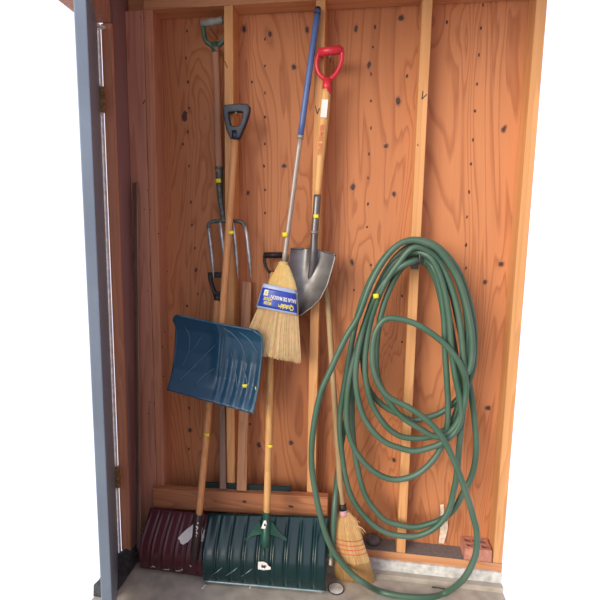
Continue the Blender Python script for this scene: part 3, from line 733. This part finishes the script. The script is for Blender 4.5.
# old broom standing on the floor
br2 = thing('corn_broom', atz(352, 583, 0), 'old corn broom with red stitching standing on the floor beside the hose', 'broom', 'corn brooms')
hpts = [at(323.5, 268, -.03), at(328.3, 310, -.058), at(332.8, 375, -.103), at(336.8, 435, -.146), at(340.6, 490, -.186), at(343.2, 511, -.202)]
bm = NB(); tube(bm, catmull(hpts, 6), .0125, 14); obj('handle', bm, M['handle4'], br2)
bm = NB(); a = at(332.6, 388, -.117); b = at(334.3, 406, -.128); obox(bm, (a+b)*.5, (b-a).normalized(), V((0, 1, 0)), (b-a).normalized().cross(V((0, 1, 0))), (b-a).length/2, .0010, .0030)
o = obj('paint_mark', bm, M['paper'], br2); o['label'] = 'white paint mark on the handle'
d, r, nn = basis(hpts[4], hpts[5])
bm = NB(); e = hpts[5]; tube(bm, [e-d*.030, e-d*.004], [.0145, .0165], 14); o = obj('collar', bm, M['black'], br2); o['label'] = 'black collar at the neck'
bm = NB(); tube(bm, [e-d*.004, e+d*.018], [.0175, .021], 14); o = obj('neck_band', bm, M['pink'], br2); o['label'] = 'pinkish band below the collar'
# head: rows by place; it leans out to the floor
rows2 = [(0, at(340.5, 510.5, -.198), at(349.0, 511.5, -.198)), (.1, at(334.6, 515.5, -.202), at(354.2, 517, -.202)), (.22, at(332.2, 524, -.208), at(359.6, 526, -.208)), (.45, at(332.4, 542, -.218), at(364.2, 544, -.218)), (.7, at(333.6, 558, -.228), at(369.6, 560, -.228)), (1, atz(334.5, 575, .012), atz(374.5, 580, .012))]
dp2 = [(0, .018), (.1, .024), (.3, .034), (.6, .034), (1, .026)]
P2 = bristles(br2, rows2, dp2, 800, .0014, M['strawold'], 'bristle', core=M['strawcore'], jitter=.03, tail=.03)
for t in (.345, .405, .465, .535):
    bm = NB(); pts = [P2(-math.cos(k/24*PI), math.sin(k/24*PI)*1.03, t+.03*(k/24)) for k in range(25)]
    tube(bm, catmull(pts, 2), .0019, 6); o = obj('stitching', bm, M['redthread'], br2); o['label'] = 'row of red stitching'
bm = NB()
for k in range(30):     # a few loose straws sticking out at the right shoulder
    a = random.uniform(.6, 1.0); p0 = P2(a, .5, random.uniform(.05, .2)); p1 = p0+V((random.uniform(.012, .035), random.uniform(-.01, .01), -random.uniform(.01, .05)))
    tube(bm, [p0, (p0+p1)*.5+V((.004, 0, .003)), p1], .0011, 3)
o = obj('loose_straw', bm, M['strawold'], br2, fix=False); o['kind'] = 'stuff'

# ------------------------------------------------------------------ garden hose
hose = thing('garden_hose', at(415, 240, -.14), 'long green garden hose hung in a big coil on the stud', 'hose')
D = -.108
seq = []
def add(pts, y0, y1=None):
    n = len(pts); y1 = y0 if y1 is None else y1
    for k, (x, y) in enumerate(pts): seq.append((x, y, y0+(y1-y0)*k/max(1, n-1)))
seq += [(331.5, 561, -.250), (333, 533, -.245), (335.2, 500, -.215), (338, 470, -.140), (343, 435, -.112), (350.5, 395, -.110), (357, 360, -.112), (366, 322, -.120), (378, 288, -.128), (394, 262, -.135), (415, 250, -.140)]
add([(436, 259), (450, 288), (458, 321), (463, 345), (467, 372), (471, 392), (475, 425), (476, 452), (472, 475), (463, 493), (455, 508), (445, 517), (432, 523), (415, 527), (400, 525), (385, 520), (372, 506), (364, 492), (358, 470), (354, 445), (352, 415), (353, 390), (357, 360), (364, 328), (373, 299), (386, 271), (400, 253), (415, 245)], -.128, -.132)
add([(437, 251), (455, 274), (464, 300), (467.5, 325), (467, 350), (465, 383), (462, 417), (459, 448), (457, 472), (454, 490), (448, 512), (436, 527), (420, 535), (403, 536), (385, 532), (368, 520), (353, 500), (345, 475), (340.5, 440), (340, 415), (343.5, 390), (349, 358), (356, 322), (366, 290), (381, 262), (398, 245), (415, 239.5)], -.180, -.158)
add([(436, 245.5), (456, 267), (467, 294), (473, 318), (475, 345), (473, 368), (466, 388), (455, 402), (440, 413), (425, 418), (412, 420), (398, 414), (380, 403), (368, 387), (363, 362), (364, 338), (370, 308), (381, 284), (398, 264), (415, 256)], -.150, -.120)
add([(432, 266), (440, 289), (444, 318), (445, 350), (447, 383), (448, 408), (446.5, 430), (438, 453), (423, 470), (407, 478), (390, 479), (372, 470), (357, 453), (348, 430), (346.5, 405), (350, 375), (358, 345), (367, 317), (378, 289), (394, 263), (415, 252)], -.186, -.186)
add([(432, 260), (443, 285), (449, 318), (451, 345), (455, 375), (460, 400), (461, 418), (455, 432), (443, 442), (432, 447), (415, 451), (400, 448), (385, 442), (372, 430), (362, 413), (356.5, 390), (356, 366), (362, 333), (374, 299), (392, 273), (415, 261)], -.205, -.200)
add([(428, 266), (438, 286), (448, 315), (454, 345), (458.5, 375), (459, 400), (452, 422), (440, 433), (423, 438), (403, 437), (388, 428), (376, 412), (369, 395), (365, 370), (367, 340), (373, 312), (384, 285), (398, 264), (415, 247)], -.115, -.212)
add([(436, 258), (450, 284), (458, 312), (462, 340), (463.5, 362), (467, 373), (471.5, 362), (472, 340), (468, 312), (458, 279), (440, 251.5), (424, 242.5), (411, 240.5)], -.190, -.222)
add([(398, 245), (384, 260), (370, 285), (358, 317), (346, 337), (330, 371), (320, 395), (313.5, 428), (311.5, 460), (315, 490), (321.5, 520), (330, 545), (341, 562), (353, 575), (365, 583.6)], -.228, -.282)
hose_pts = [at(*p) for p in seq]
hose_pts += [atz(x, y, z) for x, y, z in ((378, 590.5, .017), (392, 594.5, .0125), (410, 597, .0125), (430, 597, .0125), (446, 592.5, .0125))]
hose_pts += [at(463, 579.5, -.258)]
seq = []
add([(474, 560), (477, 545), (476.5, 530), (473.5, 518), (470, 505), (465, 490), (459, 473), (453, 459), (447, 446), (437, 430.5), (423, 417), (407, 406.5), (390, 398), (380, 386), (373, 366), (374, 337), (384, 320), (399, 319), (418, 325), (437, 337.5), (450, 350), (461, 366)], -.270, -.225)
add([(466, 385), (464, 405), (457, 423), (447, 434), (435, 436.5), (420, 428.5), (402, 417), (388, 400), (378, 378), (376.5, 350), (381, 315), (391, 286), (402, 268), (415, 260), (427, 264), (436, 281), (442, 305), (445, 330), (446.5, 350)], -.205, -.150)
hose_pts += [at(*p) for p in seq]
HP = catmull(hose_pts, 5)
bm = NB(); tube(bm, HP, .0122, 12)
obj('hose_tube', bm, M['hose'], hose)
bm = NB(); a, b = HP[0], HP[2]; dd = (a-b).normalized()
tube(bm, [a-dd*.022, a-dd*.020, a+dd*.004, a+dd*.005, a+dd*.016, a+dd*.017], [.0135, .0145, .0145, .0165, .0165, .010], 14)
o = obj('coupling', bm, M['brass'], hose); o['label'] = 'dull metal coupling at the hose end'
sticker(at(376, 296, -.226), (1, 0, .15), hose, .022, .018)
# hook on the stud
hx = at(415, 262, -.1); bm = NB()
tube(bm, catmull([(hx.x, SY, hx.z+.0), (hx.x, -.13, hx.z-.002), (hx.x, -.20, hx.z-.002), (hx.x, -.248, hx.z+.002), (hx.x, -.256, hx.z+.02), (hx.x, -.256, hx.z+.035)], 4), .005, 8)
obox(bm, (hx.x, SY-.002, hx.z), V((1, 0, 0)), V((0, 1, 0)), V((0, 0, 1)), .015, .002, .03)
single('wall_hook', bm, M['nailm'], (hx.x, SY, hx.z), 'metal hook on the stud carrying the hose coil', 'hook')

# ------------------------------------------------------------------ boards and laths
bm = NB()
tl_, tr_, br_, bl_ = at(152.5, 488.5, -.1275), at(328, 497.5, -.1275), at(328.3, 512.5, -.1275), at(151.5, 512, -.1275)
tl_.y = tr_.y = br_.y = bl_.y = -.1275
bl_.z = tl_.z-.098; br_.z = tr_.z-.098; bl_.x = tl_.x; br_.x = tr_.x
prism(bm, [tl_, tr_, br_, bl_], (0, .038, 0)); bevel(bm, .002, 1)
dots(bm, [(244.4, 501.5), (291, 506.5)], -.1277, 1, .010, .007)
single('horizontal_board', bm, [M['board'], M['knot']], ((tl_+tr_)*.5+V((0, 0, -.05))), 'reddish horizontal board nailed across the studs behind the snow shovels', 'board')
def lath(name, tA, tB, bA, bB, Yt, Yb, th, m, label):
    bm = NB(); A, B, C_, D_ = at(*tA, Yt), at(*tB, Yt), at(*bB, Yb), at(*bA, Yb)
    prism(bm, [A, B, C_, D_], (0, th, 0)); bevel(bm, .0012, 1)
    return single(name, bm, m, (C_+D_)*.5, label, 'board', 'loose strips of wood leaning on the wall')
lath('wood_strip', (242.3, 281.5), (251.2, 282), (236.6, 490.6), (246.2, 491.2), -.040, -.122, .020, M['lath'], 'short squared wood strip standing on the horizontal board right of the blue shovel')
lath('wood_strip', (219.5, 342), (224, 342), (219.6, 489.2), (225.8, 489.4), -.052, -.118, .010, M['lathg'], 'thin grey wood strip standing beside the maroon shovel handle under the blue blade')
bm = NB(); A = V((XL+.014, -.098, 1.735)); bm_ = bm
B_ = V((XL+.044, -.118, 1.735)); C_ = V((XL+.055, -.215, .036)); D_ = V((XL+.016, -.175, .053))
prism(bm, [A, B_, C_, D_], (.004, .008, 0)); bevel(bm, .001, 1)
single('wood_strip', bm, M['lathg'], (C_+D_)*.5, 'tall thin dark wood strip leaning in the left corner beside the door wall', 'board', 'loose strips of wood leaning on the wall')
pa, pb = at(206, 490, -.0935), at(290.5, 492, -.0935); zl = lambda x: tl_.z+(tr_.z-tl_.z)*(x-tl_.x)/(tr_.x-tl_.x)
xa, xb, zt = pa.x, pb.x, zl(pa.x)
bm = NB(); prism(bm, [(xa, -.0985, zl(xa)+.0004), (xb, -.0985, zl(xb)+.0004), (xb, -.0985, zl(xb)+.020), (xa, -.0985, zl(xa)+.022)], (0, .0085, 0))
prism(bm, [(xa, -.1005, zl(xa)+.0221), (xb+.003, -.1005, zl(xb)+.0201), (xb+.003, -.1005, zl(xb)+.0245), (xa, -.1005, zl(xa)+.0265)], (0, .0110, 0)); bevel(bm, .001, 1)
single('green_panel', bm, M['greenline'], ((xa+xb)/2, -.094, zt), 'dark green flat strip standing on top of the horizontal board behind the wood strips', 'panel')

# ------------------------------------------------------------------ brick, stone, bits on the floor
bx0 = at(463.8, 560, -.086).x; bx1 = at(491.5, 560, -.086).x
bx1 = min(bx1, 1.2015)
bz = .1088
bm = NB(); 
nx = 3; y0, y1 = -.0865, -.003; h = .055
hs = []
cx = [bx0+(bx1-bx0)*k for k in (.22, .5, .78)]
# brick with three cored holes: grid of quads round square-ish holes
xs = [bx0]; 
hw = (bx1-bx0)*.11
for c in cx: xs += [c-hw, c+hw]
xs.append(bx1)
ysn = [y0, y0+.013, y0+.035, y0+.047, y0+.070, y1]
def hole(i, j): return i in (1, 3, 5) and j in (1, 3)
vt = {}
for i, x in enumerate(xs):
    for j, yv in enumerate(ysn):
        for k, z in enumerate((bz, bz+h)): vt[i, j, k] = bm.verts.new((x+(random.uniform(-.0015, .0015) if k else 0), yv, z+(random.uniform(-.001, .001) if k else 0)))
I, J = len(xs)-1, len(ysn)-1
for i in range(I):
    for j in range(J):
        if hole(i, j):
            for (a, b) in (((i, j), (i+1, j)), ((i+1, j), (i+1, j+1)), ((i+1, j+1), (i, j+1)), ((i, j+1), (i, j))):
                bm.faces.new((vt[a+(0,)], vt[a+(1,)], vt[b+(1,)], vt[b+(0,)]))
        else:
            bm.faces.new((vt[i, j, 1], vt[i+1, j, 1], vt[i+1, j+1, 1], vt[i, j+1, 1]))
        bm.faces.new((vt[i, j, 0], vt[i, j+1, 0], vt[i+1, j+1, 0], vt[i+1, j, 0]))
for i in range(I):
    bm.faces.new((vt[i, 0, 0], vt[i+1, 0, 0], vt[i+1, 0, 1], vt[i, 0, 1])); bm.faces.new((vt[i, J, 0], vt[i, J, 1], vt[i+1, J, 1], vt[i+1, J, 0]))
for j in range(J):
    bm.faces.new((vt[0, j, 0], vt[0, j, 1], vt[0, j+1, 1], vt[0, j+1, 0])); bm.faces.new((vt[I, j, 0], vt[I, j+1, 0], vt[I, j+1, 1], vt[I, j, 1]))
single('brick', bm, M['brick'], ((bx0+bx1)/2, -.045, bz), 'red cored brick lying on the sill plate beside the rightmost stud', 'brick')
def blob(bm, c, rx, ry, rz, seed, cut=None):
    rnd = random.Random(seed); ph = [rnd.uniform(0, 6) for _ in range(4)]
    rings = []
    for j in range(1, 10):
        a = PI*j/10
        rings.append([])
        for k in range(16):
            t = 2*PI*k/16; w = 1+.10*math.sin(2*t+ph[0])*math.sin(a)+.07*math.sin(3*t+ph[1]+2*a)+.05*math.sin(3*a+ph[2])
            rings[-1].append(bm.verts.new(V(c)+V((rx*math.sin(a)*math.cos(t)*w, ry*math.sin(a)*math.sin(t)*w, rz*math.cos(a)*w))))
    top = bm.verts.new(V(c)+V((0, 0, rz))); bot = bm.verts.new(V(c)-V((0, 0, rz)))
    for j in range(8):
        for k in range(16):
            f = bm.faces.new((rings[j][k], rings[j+1][k], rings[j+1][(k+1) % 16], rings[j][(k+1) % 16])); f.smooth = True
    for k in range(16):
        f = bm.faces.new((top, rings[0][k], rings[0][(k+1) % 16])); f.smooth = True
        f = bm.faces.new((bot, rings[8][(k+1) % 16], rings[8][k])); f.smooth = True
c = at(373, 533, -.05); bm = NB(); blob(bm, (c.x, -.050, .1085+.026), .030, .028, .027, 3)
single('stone', bm, M['stone'], (c.x, -.05, .1085), 'rounded grey stone on the sill plate behind the old broom', 'stone')
c = atz(336, 588.6, .004); bm = NB()
tube(bm, [(c.x, c.y, 0.0002), (c.x, c.y, .006), (c.x, c.y, .0075)], [.033, .033, .029], 28)
lid = single('round_disc', bm, M['curb'], (c.x, c.y, 0), 'flat round grey disc lying on the floor below the hose end', 'disc')
bm = NB(); tube(bm, [(c.x+.033*math.cos(t*PI/16), c.y+.033*math.sin(t*PI/16), .0042) for t in range(33)], .0030, 6)
obj('disc_rim', bm, M['rubber'], lid)['label'] = 'dark rim of the disc'
def scrap(a, b, w, label):
    A, B = atz(*a, .0006), atz(*b, .0006); bm = NB(); dd = (B-A).normalized(); s = dd.cross(V((0, 0, 1)))
    sheet(bm, lambda u, v: A.lerp(B, u)+s*((v-.5)*w)+V((0, 0, .0028*math.sin(PI*u)+.0012)), 6, 2, .0006)
    single('paper_scrap', bm, M['paper'], (A+B)*.5, label, 'scrap', 'white scraps on the floor')
scrap((202, 589), (207, 584.5), .006, 'white paper scrap on the floor at the left corner of the green blade')
scrap((249.6, 588.5), (252, 586), .006, 'small white scrap on the floor in front of the green blade')
scrap((317.5, 592), (321.5, 592.8), .010, 'small white scrap on the floor left of the round disc')
def twig(pts, r, label):
    bm = NB(); P = [atz(x, y, z) for x, y, z in pts]; tube(bm, catmull(P, 4), r, 7)
    single('twig', bm, M['twig'], P[0], label, 'twig', 'dark bits on the floor')
twig([(379.5, 562, .05), (383, 568, .028), (387.5, 577, .004)], .0032, 'short dark twig propped against the curb right of the old broom')
twig([(421.5, 578.5, .004), (424.6, 579.5, .006), (423.6, 582.6, .004)], .0026, 'tiny dark curled twig on the floor below the curb')
twig([(432, 587, .004), (440, 588, .006), (449, 590, .004)], .0026, 'dark twig on the floor inside the loose hose loop')
a = at(441.5, 543.5, -.012); bm = NB()
pts = [(438.6, 543), (440.2, 530), (439.6, 519), (440.6, 512), (440.2, 505), (443.6, 504.5), (444.2, 516), (446.6, 522), (447.6, 520.5), (448, 528), (445.6, 538), (443.6, 543.6)]
def yy(y): return -.0165+.014*(543.6-y)/39
prism(bm, [at(x, y, yy(y)) for x, y in pts], (0, .003, 0))
o = single('wood_splinter', bm, M['splinter'], a, 'pale splintered piece of wood leaning on the plywood behind the hose', 'wood splinter')

# ------------------------------------------------------------------ light: white daylight outside the open garage, low soft sun from the left front
w = bpy.data.worlds.new('world'); SC.world = w; w.use_nodes = True
bg = w.node_tree.nodes['Background']; bg.inputs['Color'].default_value = (1.0, 1.02, 1.20, 1); bg.inputs['Strength'].default_value = 1.18
sl = bpy.data.lights.new('sun', 'SUN'); so = bpy.data.objects.new('sun', sl); COL.objects.link(so)
sl.energy = 2.9; sl.angle = math.radians(34); sl.color = (1.0, .87, .68)
dirv = V((math.sin(math.radians(34)), math.cos(math.radians(34)), -.30)).normalized()
so.rotation_euler = dirv.to_track_quat('-Z', 'Y').to_euler(); so.location = (-1, -3, 2.5)

vs = SC.view_settings; vs.view_transform = 'Standard'; vs.look = 'None'; vs.exposure = 0; vs.gamma = 1; vs.use_curve_mapping = False
SC.cycles.max_bounces = 6
